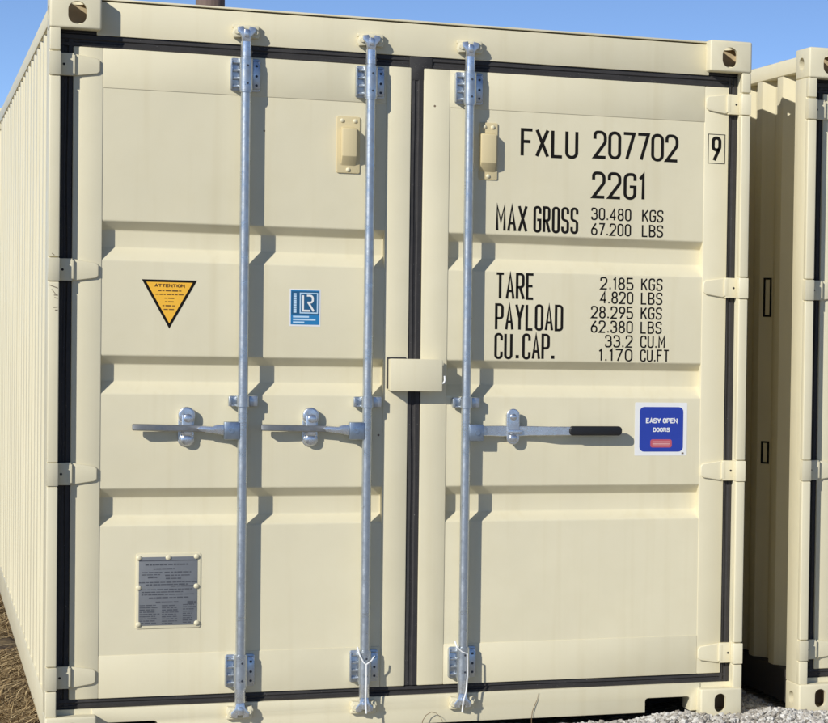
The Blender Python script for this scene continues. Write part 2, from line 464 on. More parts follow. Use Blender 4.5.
# scuffs below the second hinge of the left post
for z, x0, x1, dz in ((1.600, .005, .0315, -.010), (1.586, .012, .026, -.018), (1.566, .019, .0315, 0), (1.558, .021, .0310, -.003), (1.524, .018, .0315, .002), (1.515, .023, .0315, 0), (1.708, .012, .020, -.006)):
    bm = BM()
    v = [bm.verts.new((x, y, z+zz)) for y in (.0057, .0066) for x, zz in ((x0, 0), (x1, dz), (x1, dz-.0035), (x0, -.003))]
    for f in ((3, 2, 1, 0), (4, 5, 6, 7), (0, 1, 5, 4), (1, 2, 6, 5), (2, 3, 7, 6), (3, 0, 4, 7)): bm.faces.new([v[i] for i in f])
    finish('scuff_mark', bm, M['ink_soft'], postL, smooth=False)

# ---- header and sill
bm = BM()
box(bm, .150, W-.150, .060, .165, 2.460, 2.5760, .002)
box(bm, .090, W-.090, .096, .150, 2.405, 2.462)
header = finish('header_rail', bm, M['cream'], root)
bm = BM(); box(bm, .158, W-.158, .056, .30, 2.5815, 2.5880, .001); finish('drip_lip', bm, M['cream'], header)
bm = BM()
def notch(x0, x1): return [(x0, .030)]+[(x0+.012*(1-math.cos(R(a))), .073+.012*math.sin(R(a))) for a in (0, 30, 60, 90)]+[(x1-.012*(1-math.cos(R(a))), .073+.012*math.sin(R(a))) for a in (90, 60, 30, 0)]+[(x1, .030)]
prism(bm, [(.150, .136), (.150, .030)]+notch(.188, .361)+notch(2.077, 2.250)+[(W-.150, .030), (W-.150, .136)], .055, .165, .003)
box(bm, .036, W-.036, .096, .150, .118, .180)
box(bm, .036, .152, .060, .120, .105, .1359); box(bm, W-.152, W-.036, .060, .120, .105, .1359)
sill = finish('sill', bm, M['cream'], root)
bm = BM(); box(bm, .05, W-.05, .166, LEN-.15, .10, .15); finish('floor', bm, M['plywood'], root)
for x0 in (.188, 2.077):
    bm = BM(); box(bm, x0-.01, x0+.183, .40, .41, .015, .11); finish('pocket_back', bm, M['dark'], sill)

# ---- side walls, rails, roof, end wall
def corr(y0, y1, phase=.372, pitch=.278, a=.072, s=.068):
    """(y, depth 0..1) corner points of the folded sheet"""
    pts = []; k = math.floor((y0-phase)/pitch)-1
    while True:
        b = phase+k*pitch
        for y, d in ((b, 0), (b+a, 0), (b+a+s, 1), (b+pitch-s, 1)):
            if y0+1e-3 < y < y1-1e-3: pts.append((y, d))
        if b > y1: break
        k += 1
    return [(y0, pts[0][1] if pts[0][1] == 0 else 1)]+pts+[(y1, pts[-1][1])]
def sheet(bm, pts2, f):
    """extrude a 2D folded line; f(a,b,end) -> 3D point"""
    A = [bm.verts.new(f(a, b, 0)) for a, b in pts2]; B = [bm.verts.new(f(a, b, 1)) for a, b in pts2]
    for i in range(len(A)-1): bm.faces.new((A[i], A[i+1], B[i+1], B[i]))
for mx in (0, 1):
    prof = fillet([(y, .010+.036*d) for y, d in corr(.150, LEN-.14)], .012, 3)
    bm = BM()
    sheet(bm, prof, (lambda a, b, e: (b, a, (.148, 2.51)[e])) if mx == 0 else (lambda a, b, e: (W-b, a, (.148, 2.51)[e])))
    bmesh.ops.recalc_face_normals(bm, faces=bm.faces)
    finish('side_wall', bm, M['cream_sheet'], root)
    bm = BM(); x0, x1 = ((.006, .066), (W-.066, W-.006))[mx]
    box(bm, x0, x1, .170, LEN-.17, 2.506, 2.566, .004); finish('top_side_rail', bm, M['cream'], root)
    bm = BM(); x0, x1 = ((.008, .054), (W-.054, W-.008))[mx]
    box(bm, x0, x1, .170, LEN-.17, .020, .152, .004); finish('bottom_side_rail', bm, M['cream'], root)
bm = BM()
prof = fillet([(y, 2.574-.02*d) for y, d in corr(.29, LEN-.10, .40, .209, .091, .0135)], .006, 2)
sheet(bm, prof, lambda a, b, e: ((.03, W-.03)[e], a, b)); finish('roof', bm, M['cream_sheet'], root)
bm = BM()
prof = fillet([(y, LEN-.012-.046*d) for y, d in corr(.11, W-.11, .2, .25, .11, .018)], .01, 3)
sheet(bm, prof, lambda a, b, e: (a, b, (.10, 2.53)[e])); finish('end_wall', bm, M['cream_sheet'], root)
bm = BM(); box(bm, .15, W-.15, LEN-.10, LEN-.008, .03, .16, .004); finish('end_rail', bm, M['cream'], root)
bm = BM(); box(bm, .15, W-.15, LEN-.10, LEN-.008, 2.50, 2.575, .004); finish('end_rail', bm, M['cream'], root)

# ---- doors
ZB, ZT = .170, 2.418
ZREC = [(1.826, 1.795, 1.736, 1.690), (1.361, 1.331, 1.271, 1.228), (.899, .866, .802, .769)]
def door_sheet(x0, x1):
    pr = [(2.290, DP)]
    for a, b, c, d in ZREC: pr += [(a, DP), (b, DP+.038), (c, DP+.038), (d, DP)]
    pr.append((.310, DP))
    pr = fillet(pr, .010, 4)
    bm = BM(); sheet(bm, pr, lambda a, b, e: ((x0, x1)[e], b, a))
    bmesh.ops.recalc_face_normals(bm, faces=bm.faces)
    for f in bm.faces:
        if f.normal.y > 0: f.normal_flip()
    return finish('door', bm, M['cream_sheet'], root)
def rbox(name, parent, *b, bev=.004, mat='cream_sheet'):
    bm = BM(); box(bm, *b, bev, 2); return finish(name, bm, M[mat], parent)
doorL = door_sheet(.168, 1.110); doorR = door_sheet(1.328, 2.277)
doorL['label'] = 'left cream door with yellow triangle and grey plate'; doorR['label'] = 'right cream door with black lettering'
for d, (xa, xb, xc, xd) in ((doorL, (.077, .171, 1.107, 1.194)), (doorR, (1.238, 1.331, 2.274, 2.368))):
    rbox('stile', d, xa, xb, DF, .108, ZB, ZT)
    rbox('stile', d, xc, xd, DF, .108, ZB, ZT)
    rbox('door_rail', d, xb-.0005, xc+.0005, DF+.0005, .108, 2.282, ZT, bev=.002)
    rbox('door_rail', d, xb-.0005, xc+.0005, DF+.0005, .108, ZB, .318, bev=.002)

# ---- gaskets: ribbed rubber, each strip its own part; two short ones stand for shadow
def gasket(parent, vertical, a0, a1, b0, b1, y0=.066):
    """strip between a0..a1 across and b0..b1 along"""
    w = a1-a0
    prof = [(a0, .098), (a0, y0+.006), (a0+w*.08, y0+.001), (a0+w*.30, y0), (a0+w*.40, y0+.004), (a0+w*.52, y0+.004), (a0+w*.62, y0-.001), (a0+w*.92, y0), (a1, y0+.006), (a1, .098)]
    bm = BM(); n = max(2, int((b1-b0)/.06))
    rows = []
    for i in range(n+1):
        t = b0+(b1-b0)*i/n
        j = [noise.noise(Vector((t*3, a0*7, k*.3)))*.0026 for k in range(len(prof))]
        e = noise.noise(Vector((t*2.8, a0*5, 4)))*.0034
        rows.append([bm.verts.new((p+e, q+jj, t) if vertical else (t, q+jj, p+e)) for (p, q), jj in zip(prof, j)])
    for r0, r1 in zip(rows, rows[1:]):
        for k in range(len(prof)-1): bm.faces.new((r0[k], r0[k+1], r1[k+1], r1[k]))
    bm.faces.new(rows[0]); bm.faces.new(rows[-1])
    bmesh.ops.recalc_face_normals(bm, faces=bm.faces)
    return finish('gasket', bm, M['rubber'], parent)
gasket(doorL, True, .0345, .080, .138, 2.458, .070)
gasket(doorL, False, 2.460, 2.4735, .0365, .150, .0665); gasket(doorR, False, 2.460, 2.4735, W-.150, W-.0365, .0665)  # short black pieces standing in for the shadow just below the top castings
gasket(doorR, True, 2.364, 2.4035, .138, 2.458, .066)
gasket(doorR, True, 1.192, 1.240, .172, 2.416, .064)
gasket(doorL, False, 2.4165, 2.4615, .040, 1.214, .068)
gasket(doorR, False, 2.4165, 2.4615, 1.214, W-.040, .068)
gasket(doorL, False, .1345, .1715, .040, 1.214, .068)
gasket(doorR, False, .1345, .1715, 1.214, W-.040, .068)
bm = BM()       # lapped joint of the gaskets at the top of the middle seam
prism(bm, [(1.187, 2.470), (1.187, 2.388), (1.196, 2.372), (1.243, 2.372), (1.243, 2.412), (1.268, 2.420), (1.268, 2.458), (1.246, 2.470)], .0630, .09, .005)
finish('gasket_joint', bm, M['rubber'], doorR)

# ---- hinges
def hinge_blade(mirror):
    s = 1 if not mirror else -1
    o = 0 if not mirror else W
    bm = BM()
    # tapered blade bent round the pin, local z centred
    prism(bm, [(o+s*x, z) for x, z in ((.076, -.036), (.076, .038), (.090, .036), (.152, .026), (.161, .018), (.161, -.018), (.152, -.026), (.090, -.036))], .0505, .0602, .003, seg=3)
    prism(bm, [(o+s*x, z) for x, z in ((.036, -.038), (.036, .038), (.078, .039), (.078, -.038))], .041, .070, .003, seg=2)
    prism(bm, [(o+s*x, z) for x, z in ((.067, -.032), (.067, .034), (.082, .033), (.082, -.031))], .040, .060, .003, seg=2)
    return bm
def hinge_lug(mirror):
    s = 1 if not mirror else -1
    o = 0 if not mirror else W
    bm = BM()
    for a, b in ((-.0395, .0395),):
        prism(bm, [(o+s*x, y) for x, y in ((.0005, .044), (.0005, .0035), (.0335, .0035), (.0365, .006), (.0365, .044))], a, b, .0022, axis='z')
    return bm
bl = {}
for mirror, door, pst in ((False, doorL, postL), (True, doorR, postR)):
    b0 = l0 = None
    for z1, z0 in HZ:
        zc = (z0+z1)/2
        if b0 is None:
            b0 = finish('hinge_blade', hinge_blade(mirror), M['cream'], door, (0, 0, zc)); l0 = finish('hinge_lug', hinge_lug(mirror), M['cream'], pst, (0, 0, zc))
        else:
            dup(b0, door, (0, 0, zc)); dup(l0, pst, (0, 0, zc))
    pin = None
    for z1, z0 in HZ:
        zc = (z0+z1)/2
        if pin is None:
            bm = BM(); s = -1 if mirror else 1; o = W if mirror else 0
            cyl(bm, (o+s*.047, .0402, 0), (o+s*.047, .043, 0), .0042, n=10)
            pin = finish('hinge_pin', bm, M['dark'], door, (0, 0, zc))
        else: dup(pin, door, (0, 0, zc))

# ---- locking bars
RX = (.628, 1.048, 1.394); RY = .024; RR = .0165
def bracket_bm():
    """bearing bracket round the bar: bar axis at the origin, door face at y = +.036"""
    bm = BM()
    prism(bm, rrect(-.049, .051, -.058, .058, .010), .0265, .0358, .002)          # base plate
    cyl(bm, (0, 0, -.055), (0, 0, .055), .0225, n=24)                              # sleeve
    box(bm, -.0225, .0225, 0, .03, -.054, .054, .002)
    for z in (-.058, .055): cyl(bm, (0, 0, z-.004), (0, 0, z+.004), .0205, n=24)
    box(bm, -.049, -.043, .008, .030, -.052, .052, .002)                             # left flange lip
    for z in (-.042, -.014, .014, .042): box(bm, -.045, -.021, .013, .030, z-.005, z+.005, .003)
    box(bm, .021, .049, .012, .030, -.050, .050, .005)                               # right boss
    return bm
def hole_bm(x, y0, y1, r):
    bm = BM(); cyl(bm, (0, y0, 0), (0, y1, 0), r, n=10); return bm
def guide_bm():
    bm = BM()
    cyl(bm, (0, 0, -.020), (0, 0, .020), .0215, n=24)
    prism(bm, rrect(-.046, .052, -.018, .018, .008), .020, .0356, .003)
    box(bm, -.046, -.018, .006, .028, -.019, -.013, .002); box(bm, -.046, -.036, .004, .028, -.018, .014, .003)
    box(bm, .020, .050, .004, .030, -.019, .019, .004)
    return bm
def cam_bm(up):
    s = 1 if up else -1
    bm = BM()
    cyl(bm, (0, 0, 0), (0, 0, s*.050), .0185, .0175, n=20)
    prism(bm, [(-.013, s*.045), (.013, s*.045), (.017, s*.070), (.030, s*.084), (.030, s*.100), (.010, s*.104), (.006, s*.092), (-.006, s*.092), (-.010, s*.104), (-.030, s*.100), (-.030, s*.084), (-.017, s*.070)], -.010, .012, .003)
    box(bm, -.008, .008, -.016, .030, *sorted((s*.064, s*.094)), .004)
    return bm
def keeper_bm(up):
    """welded keeper: two cheeks and a bridging lip"""
    s = 1 if up else -1
    bm = BM()
    for sx in (-1, 1):
        prism(bm, [(sx*x, s*z) for x, z in ((.017, .066), (.040, .064), (.046, .078), (.040, .098), (.022, .104), (.017, .092))], .004, .0345, .004)
        cyl(bm, (sx*.031, -.003, s*.084), (sx*.031, .006, s*.084), .008, .009, n=12)
    box(bm, -.044, .044, .016, .0345, *sorted((s*.096, s*.110)), .003)
    return bm
ZC_T, ZC_B = 2.418, .190
bars_o = []; proto = {}
for i, rx in enumerate(RX):
    bm = BM(); cyl(bm, (0, 0, ZC_B-.01), (0, 0, ZC_T+.01), RR, n=28)
    bar = finish('locking_bar', bm, M['galv'], root, (rx, RY, 0)) if i == 0 else dup(bars_o[0], root, (rx, RY, 0))
    if i == 0:
        pass
    bars_o.append(bar)
    def put(key, mk, mat, name, loc, parent=bar):
        if key not in proto: proto[key] = finish(name, mk(), M[mat], parent, loc)
        else: dup(proto[key], parent, loc)
    def holes(zc):
        for z in (-.032, .030): put('hA', lambda: hole_bm(0, -.0235, -.019, .0038), 'hole', 'pin_hole', (.004, 0, zc+z))
        for z in (-.036, -.004, .032): put('hB', lambda: hole_bm(0, .0112, .014, .0046), 'hole', 'bolt_hole', (.036, 0, zc+z))
    put('brk', bracket_bm, 'galv', 'bearing_bracket', (0, 0, 2.354)); holes(2.354)
    put('brk', bracket_bm, 'galv', 'bearing_bracket', (0, 0, .251)); holes(.251)
    put('guide', guide_bm, 'galv', 'guide_bracket', (0, 0, 1.207))
    put('camT', lambda: cam_bm(True), 'galv_bright', 'cam', (0, 0, ZC_T)); put('camB', lambda: cam_bm(False), 'galv_bright', 'cam', (0, 0, ZC_B))
    put('keT', lambda: keeper_bm(True), 'cream', 'cam_keeper', (rx, RY, ZC_T), header)
    put('keB', lambda: keeper_bm(False), 'cream', 'cam_keeper', (rx, RY-.004, ZC_B), sill)
# handles
def hub_bm(s):
    bm = BM()
    box(bm, *sorted((s*.010, s*.062)), -.016, .018, -.030, .032, .004)
    cyl(bm, (s*.040, -.020, .001), (s*.040, .02, .001), .009, n=14)
    return bm
def handle_bm():
    """left pointing bar, slim on edge, twisted towards its end"""
    bm = BM()
    st = [(-.055, .012, .007), (-.10, .009, .006), (-.135, .011, .008), (-.19, .011, .011), (-.24, .0115, .012), (-.33, .0115, .012), (-.356, .0110, .012), (-.359, .0090, .010)]
    rows = []
    for x, hz, hy in st:
        zc = .004+.006*max(0, (-x-.1))/.25
        yc = -.004+.016*math.exp(-((x+.185)/.06)**2)
        rows.append([bm.verts.new((x, yc+hy*a, zc+hz*b)) for a, b in ((-1, -.7), (-1, .7), (-.7, 1), (.7, 1), (1, .7), (1, -.7), (.7, -1), (-.7, -1))])
    for a, b in zip(rows, rows[1:]):
        for k in range(8): bm.faces.new((a[k], a[(k+1) % 8], b[(k+1) % 8], b[k]))
    bm.faces.new(rows[0]); bm.faces.new(rows[-1])
    bmesh.ops.recalc_face_normals(bm, faces=bm.faces)
    return bm
HZC = 1.104
hub1 = finish('handle_hub', hub_bm(-1), M['galv_blue'], bars_o[0], (0, 0, HZC-.002)); dup(hub1, bars_o[1], (0, 0, HZC-.002))
h1 = finish('handle', handle_bm(), M['galv_dark'], bars_o[0], (0, 0, HZC)); dup(h1, bars_o[1], (0, 0, HZC))
bm = BM(); prism(bm, [(-.062, -.017), (-.062, .020), (-.085, .020), (-.100, .013), (-.140, .015), (-.150, .006), (-.140, -.004), (-.100, -.010)], -.013, .006, .003)
hk = finish('handle_shank', bm, M['galv_bright'], bars_o[0], (0, 0, HZC)); dup(hk, bars_o[1], (0, 0, HZC))
finish('handle_hub', hub_bm(1), M['galv_blue'], bars_o[2], (0, 0, HZC-.008))
bm = BM(); rows_ = []
for x, yc_, zl, zh in ((.055, -.002, -.018, .018), (.09, .010, -.019, .018), (.13, .016, -.021, .018), (.20, .016, -.020, .017), (.235, .012, -.018, .017), (.30, -.003, -.017, .016), (.385, -.005, -.016, .016)):
    rows_.append([bm.verts.new((x, yc_+a_, z_)) for a_, z_ in ((-.005, zl+.002), (-.005, zh-.002), (-.003, zh), (.005, zh), (.005, zl), (-.003, zl))])
for a_, b_ in zip(rows_, rows_[1:]):
    for k in range(6): bm.faces.new((a_[k], a_[(k+1) % 6], b_[(k+1) % 6], b_[k]))
bm.faces.new(rows_[0]); bm.faces.new(rows_[-1]); bmesh.ops.recalc_face_normals(bm, faces=bm.faces)
finish('handle', bm, M['galv_bright'], bars_o[2], (0, 0, HZC))
bm = BM(); prism(bm, rrect(.373, .570, -.017, .018, .014), -.016, .008, .006, seg=3)
finish('handle_grip', bm, M['grip'], bars_o[2], (0, 0, HZC))['label'] = 'black grip sleeve'
# handle retainers on the doors
def retainer_bm():
    bm = BM()
    prism(bm, rrect(-.026, .026, -.058, .074, .02), .050, .0628, .002)
    prism(bm, stadium(.0, .050, .054, .062), .000, .052, .008, seg=3)
    dome(bm, (.004, .0, .040), .017, .012)
    prism(bm, stadium(.0, -.032, .050, .050), .014, .052, .008, seg=3); dome(bm, (0, .015, -.034), .021, .016)
    box(bm, -.016, .016, -.006, .004, -.02, .055, .004)
    cyl(bm, (-.012, -.003, .058), (-.012, .004, .058), .005, n=10)
    for v in bm.verts: v.co.y = .0626-(.0626-v.co.y)*.44
    return bm
ret = finish('handle_retainer', retainer_bm(), M['galv_bright'], doorL, (.446, 0, HZC)); dup(ret, doorL, (.858, 0, HZC))
bm = BM()
prism(bm, stadium(0, .015, .046, .132), .0, .012, .004, seg=3); prism(bm, rrect(-.022, .022, -.04, .07, .015), .03, .0628, .003)
box(bm, -.012, .012, .01, .035, .03, .06, .003); box(bm, -.012, .012, .01, .035, -.046, -.026, .003)
dome(bm, (0, .001, .050), .013, .010); dome(bm, (0, .001, -.028), .016, .012); box(bm, -.020, .034, -.012, .001, -.012, .004, .004)
for v in bm.verts: v.co.y = .0626-(.0626-v.co.y)*.50
finish('handle_retainer', bm, M['galv_bright'], doorR, (1.566, 0, HZC))
M_rimdark = M['hole']

# ---- lock box over the middle seam
bm = BM()
box(bm, 1.123, 1.305, .000, .006, 1.247, 1.364, .0025)
box(bm, 1.123, 1.129, .004, .060, 1.249, 1.362, .001); box(bm, 1.126, 1.302, .004, .060, 1.357, 1.363, .001)
box(bm, 1.240, 1.246, .004, .060, 1.249, 1.358, .001)
lb = finish('lock_box', bm, M['cream'], root)
bm = BM(); box(bm, 1.1185, 1.185, .046, .0598, 1.255, 1.3690, .002); finish('lock_box_gap_shade', bm, M['rubber'], lb)  # dark strip standing in for the shaded gap along the box edge
bm = BM(); tube(bm, [(1.3135, .0045, 1.304), (1.3145, .0045, 1.288), (1.311, .0045, 1.279), (1.305, .0045, 1.277), (1.302, .006, 1.279)], .0035, 8); finish('light_spot_hook', bm, M['cord'], lb)  # white J-shaped piece added for sunlight leaking through beside the box
bm = BM(); box(bm, 1.303, 1.309, .002, .012, 1.342, 1.360, .001); finish('tab', bm, M['cream'], lb)

# ---- vent covers
def vent(x0, x1, z0, z1, hx0, hx1, door):
    bm = BM(); prism(bm, rrect(x0, x1, z0, z1, .006), .057, DP+.0003, .002); v = finish('vent_cover', bm, M['vent'], door)
    bm = BM()
    zt, zb = z1-.038, z0+.026
    # hood: vertical front, sloped bottom
    prof = fillet([(.058, zt), (.030, zt-.006), (.030, zb+.034), (.058, zb)], .005, 3)
    prism(bm, prof+[(.060, zb), (.060, zt)], hx0, hx1, .004, axis='x')
    finish('vent_hood', bm, M['vent'], door)
    for x, z in ((x0+.018, z1-.016), (x1-.018, z1-.016), ((x0+x1)/2, z0+.012)):
        bm = BM(); dome(bm, (0, 0, 0), .008, .006, 10, 4); finish('screw', bm, M['cream'], door, (x, .0572, z))
vent(.938, 1.018, 2.026, 2.229, .953, 1.004, doorL)
vent(1.436, 1.502, 2.026, 2.234, 1.438, 1.494, doorR)

# ---- safety plate with cream holder
bm = BM(); prism(bm, rrect(.288, .498, .408, .671, .006), .0595, DP+.0003, .0015)
pl = finish('approval_plate', bm, M['cream'], root); pl['label'] = 'cream holder with grey metal data plate'
bm = BM(); prism(bm, rrect(.297, .487, .419, .659, .003), .0580, .0597, .0006); finish('plate', bm, M['alu'], pl)
bm = BM(); rr_ = random.Random(3)
bars(bm, [(.297, .487, .646, .003)], .0574)
words(bm, [(.318, .456, .632, .0055), (.344, .412, .617, .005), (.380, .466, .605, .004), (.326, .356, .588, .006), (.382, .462, .594, .004), (.384, .440, .583, .004), (.297, .487, .570, .004), (.320, .455, .562, .004), (.400, .478, .556, .004), (.330, .460, .515, .006), (.352, .425, .500, .005), (.455, .484, .497, .010)], .0574)
for k in range(9):
    z = .490-k*.0078
    words(bm, [(.300, .358+rr_.uniform(-.01, .01), z, .0034), (.372, .418+rr_.uniform(-.008, .008), z-.002, .0036), (.440, .484-rr_.uniform(0, .02), z, .0034)], .0574)
words(bm, [(.306, .470, .545, .0034), (.306, .440, .536, .0034), (.306, .476, .527, .0034), (.306, .372, .605, .0034), (.306, .365, .597, .0034)], .0574)
finish('etched_lines', bm, M['alu_print'], pl, smooth=False)
for x, z in ((.297, .656), (.392, .656), (.484, .658), (.297, .552), (.484, .554), (.297, .424), (.486, .424)):
    bm = BM(); dome(bm, (0, 0, 0), .0095, .006, 10, 4); finish('rivet', bm, M['cream'], pl, (x, .0582, z))

# ---- warning triangle
ys_ = DP-.0006
bm = BM(); prism(bm, [(.299, 1.627), (.478, 1.627), (.3885, 1.457)], ys_, DP+.0004); tri = finish('warning_sticker', bm, M['ink'], root, smooth=False)
tri['label'] = 'yellow triangular warning sticker with black edge'
bm = BM(); prism(bm, [(.3135, 1.6185), (.4635, 1.6185), (.3885, 1.4755)], ys_-.0005, ys_+.0003); finish('yellow_face', bm, M['yellow'], tri, smooth=False)
text('lettering', [('ATTENTION', .340, .438, 1.601, .0115, .0028)], ys_-.0010, M['brownprint'], tri)
bm = BM(); words(bm, [(.352, .372, 1.589, .004), (.376, .428, 1.589, .004), (.343, .376, 1.576, .004), (.380, .434, 1.576, .004), (.372, .404, 1.563, .0035), (.374, .404, 1.551, .0035), (.366, .412, 1.537, .004), (.370, .404, 1.524, .0035)], ys_-.0010); finish('fine_print', bm, M['brownprint'], tri, smooth=False)

# ---- blue register sticker
x0, x1, z0, z1 = .785, .890, 1.474, 1.607
bm = BM(); box(bm, x0, x1, ys_, DP+.0004, z0, z1); lr = finish('register_sticker', bm, M['white'], root, smooth=False)
lr['label'] = 'small blue and white sticker with LR monogram'
bm = BM(); box(bm, x0+.004, x1-.004, ys_-.0004, ys_+.0002, z0+.006, z1-.004); finish('blue_field', bm, M['lrblue'], lr, smooth=False)
bm = BM(); box(bm, x0+.006, x1-.006, ys_-.0008, ys_-.0002, z0+.042, z1-.008); finish('dark_field', bm, M['lrdark'], lr, smooth=False)
bm = BM()
fx0, fx1, fz0, fz1 = x0+.034, x1-.009, z0+.046, z1-.013
for b_ in ((fx0, fx1, fz1-.004, fz1), (fx0, fx1, fz0, fz0+.004), (fx0, fx0+.004, fz0+.0041, fz1-.0041), (fx1-.004, fx1, fz0+.0041, fz1-.0041)): box(bm, b_[0], b_[1], ys_-.0012, ys_-.0006, b_[2], b_[3])
for k_ in range(9): box(bm, x0+.013, x0+.023, ys_-.0012, ys_-.0006, z0+.048+k_*.0079, z0+.0545+k_*.0079)
bars(bm, [(x0+.012, x0+.066, z0+.034, .006), (x0+.012, x0+.088, z0+.024, .006), (x0+.012, x0+.050, z0+.014, .006)], ys_-.0010)
finish('pale_lines', bm, M['lrpale'], lr, smooth=False)
bm = BM()
ax0, az0, az1 = fx0+.011, fz0+.010, fz1-.010
ribbon(bm, [(ax0, az1), (ax0, az0), (ax0+.024, az0)], .0033, ys_-.0016, False)
ribbon(bm, fillet([(ax0+.014, az1), (ax0+.033, az1), (ax0+.033, (az0+az1)/2+.002), (ax0+.016, (az0+az1)/2+.002)], .012, 5), .0033, ys_-.0018, False)
ribbon(bm, [(ax0+.018, (az0+az1)/2+.002), (ax0+.036, az0-.001)], .0033, ys_-.0020, False)
bmesh.ops.recalc_face_normals(bm, faces=bm.faces); finish('monogram', bm, M['white'], lr, smooth=False)

# ---- blue easy-open sticker
bm = BM(); prism(bm, rrect(2.024, 2.224, 1.009, 1.211, .004), ys_, DP+.0004); bs = finish('door_sticker', bm, M['white'], root, smooth=False)
bs['label'] = 'white bordered blue square sticker reading EASY OPEN DOORS'
bm = BM(); prism(bm, rrect(2.042, 2.209, 1.024, 1.194, .018), ys_-.0005, ys_+.0003); finish('blue_field', bm, M['blue'], bs, smooth=False)
text('lettering', [('EASY OPEN', 2.066, 2.187, 1.132, .0195, .0042, .45, .7), ('DOORS', 2.093, 2.158, 1.099, .0165, .0036, .45)], ys_-.0010, M['white'], bs)
bm = BM(); prism(bm, rrect(2.084, 2.166, 1.040, 1.071, .008), ys_-.0009, ys_-.0003); finish('red_pill', bm, M['red'], bs, smooth=False)
bm = BM(); bars(bm, [(2.092, 2.160, 1.0615, .004), (2.092, 2.158, 1.0540, .005), (2.094, 2.156, 1.0465, .003)], ys_-.0014); finish('fine_print', bm, M['redpale'], bs, smooth=False)
bm = BM(); bars(bm, [(2.204, 2.212, 1.018, .006)], ys_-.0008); finish('corner_mark', bm, M['ink_soft'], bs, smooth=False)

# ---- black lettering on the right door
yt = DP-.0007
text('lettering', [('FXLU', 1.586, 1.797, 2.117, .105, .0114, .52), ('207702', 1.853, 2.175, 2.123, .105, .0114, .46)], yt, M['ink'], doorR, 'container number FXLU 207702')
text('lettering', [('22G1', 1.850, 2.052, 1.974, .101, .0114, .54)], yt, M['ink'], doorR, 'size code 22G1')
text('lettering', [('MAX', 1.500, 1.614, 1.838, .099, .0092, .62), ('GROSS', 1.636, 1.801, 1.838, .099, .0092, .72)], yt, M['ink'], doorR, 'MAX GROSS')
text('lettering', [('30.480', 1.849, 1.999, 1.893, .047, .0054, .56), ('KGS', 2.040, 2.121, 1.893, .047, .0054, .5), ('67.200', 1.849, 1.999, 1.836, .047, .0054, .56), ('LBS', 2.040, 2.121, 1.836, .047, .0054, .5)], yt, M['ink'], doorR, 'gross weight figures')
text('lettering', [('TARE', 1.502, 1.642, 1.588, .099, .0092, .58), ('PAYLOAD', 1.501, 1.750, 1.474, .099, .0092, .66), ('CU', 1.500, 1.566, 1.367, .097, .0092, .66), ('.', 1.5765, 1.590, 1.367, .097, .0115), ('CAP', 1.601, 1.702, 1.367, .097, .0092, .62), ('.', 1.707, 1.720, 1.367, .097, .0115)], yt, M['ink'], doorR, 'TARE PAYLOAD CU.CAP.')
figs = [('2.185', 1.886, 'KGS', 2.122, 1.634), ('4.820', 1.886, 'LBS', 2.122, 1.581), ('28.295', 1.853, 'KGS', 2.121, 1.525), ('62.380', 1.853, 'LBS', 2.121, 1.471), ('33.2', 1.907, 'CU.M', 2.134, 1.417), ('1.170', 1.884, 'CU.FT', 2.151, 1.365)]
text('lettering', [(a, xa, 2.011, z, .047, .0054, .56) for a, xa, u, xu, z in figs]+[(u, 2.040, xu, z, .047, .0054, .56) for a, xa, u, xu, z in figs], yt, M['ink'], doorR, 'weight and capacity figures')
text('lettering', [('9', 2.302, 2.340, 2.134, .096, .0122)], DF-.0007, M['ink'], doorR, 'check digit 9')
bm = BM()
for b_ in ((2.288, 2.355, 2.236, 2.2385), (2.288, 2.355, 2.1255, 2.128), (2.288, 2.2905, 2.1281, 2.2359), (2.3525, 2.355, 2.1281, 2.2359)): box(bm, b_[0], b_[1], DF-.0007, DF+.0003, b_[2], b_[3])
finish('check_digit_frame', bm, M['ink'], doorR, smooth=False)

# ------------------------------------------------------------------ second container: the same thing, no print
def copy_tree(o, parent=None):
    c = o.copy(); col.objects.link(c); c.parent = parent
    for ch in list(o.children):
        if ch.name.split('.')[0] in SKIP: continue
        copy_tree(ch, c)
    return c
SKIP = {'lettering', 'check_digit_frame', 'warning_sticker', 'register_sticker', 'door_sticker', 'scuff_mark'}
root2 = copy_tree(root); root2.location = (2.664, 0, 0)
tag(root2, 'cream shipping container cut off by the right edge of the photo', 'container')
for ch in root2.children:
    if ch.name.startswith('door') and 'label' in ch: del ch['label']
M['rail_black'] = plain('near_black', (.035, .030, .026), .8)  # near-black colour for the second container's left bottom rail
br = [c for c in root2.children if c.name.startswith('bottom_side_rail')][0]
br.data = br.data.copy(); br.data.materials[0] = M['rail_black']; br['label'] = 'near-black bottom side rail'
# printed outlines on its side wall, seen in the gap
w2 = [c for c in root2.children if c.name.startswith('side_wall')][0]
for z0, z1 in ((1.546, 1.705), (.946, 1.038)):
    bm = BM(); L_ = .046
    rows_ = [(0, L_, z1-.007, z1), (0, L_, z0, z0+.007), (0, .010, z0+.0071, z1-.0071), (L_-.010, L_, z0+.0071, z1-.0071)]
    for b_ in rows_: box(bm, -.0010, .0004, b_[0], b_[1], b_[2], b_[3])
    dv = Vector((-.036, .068, 0)).normalized(); nv = Vector((.068, .036, 0)).normalized()
    for v in bm.verts: v.co = Vector((.046, .580, 0))+dv*(.008+v.co.y)+nv*v.co.x+Vector((0, 0, v.co.z))
    finish('printed_outline', bm, M['ink'], w2, smooth=False)

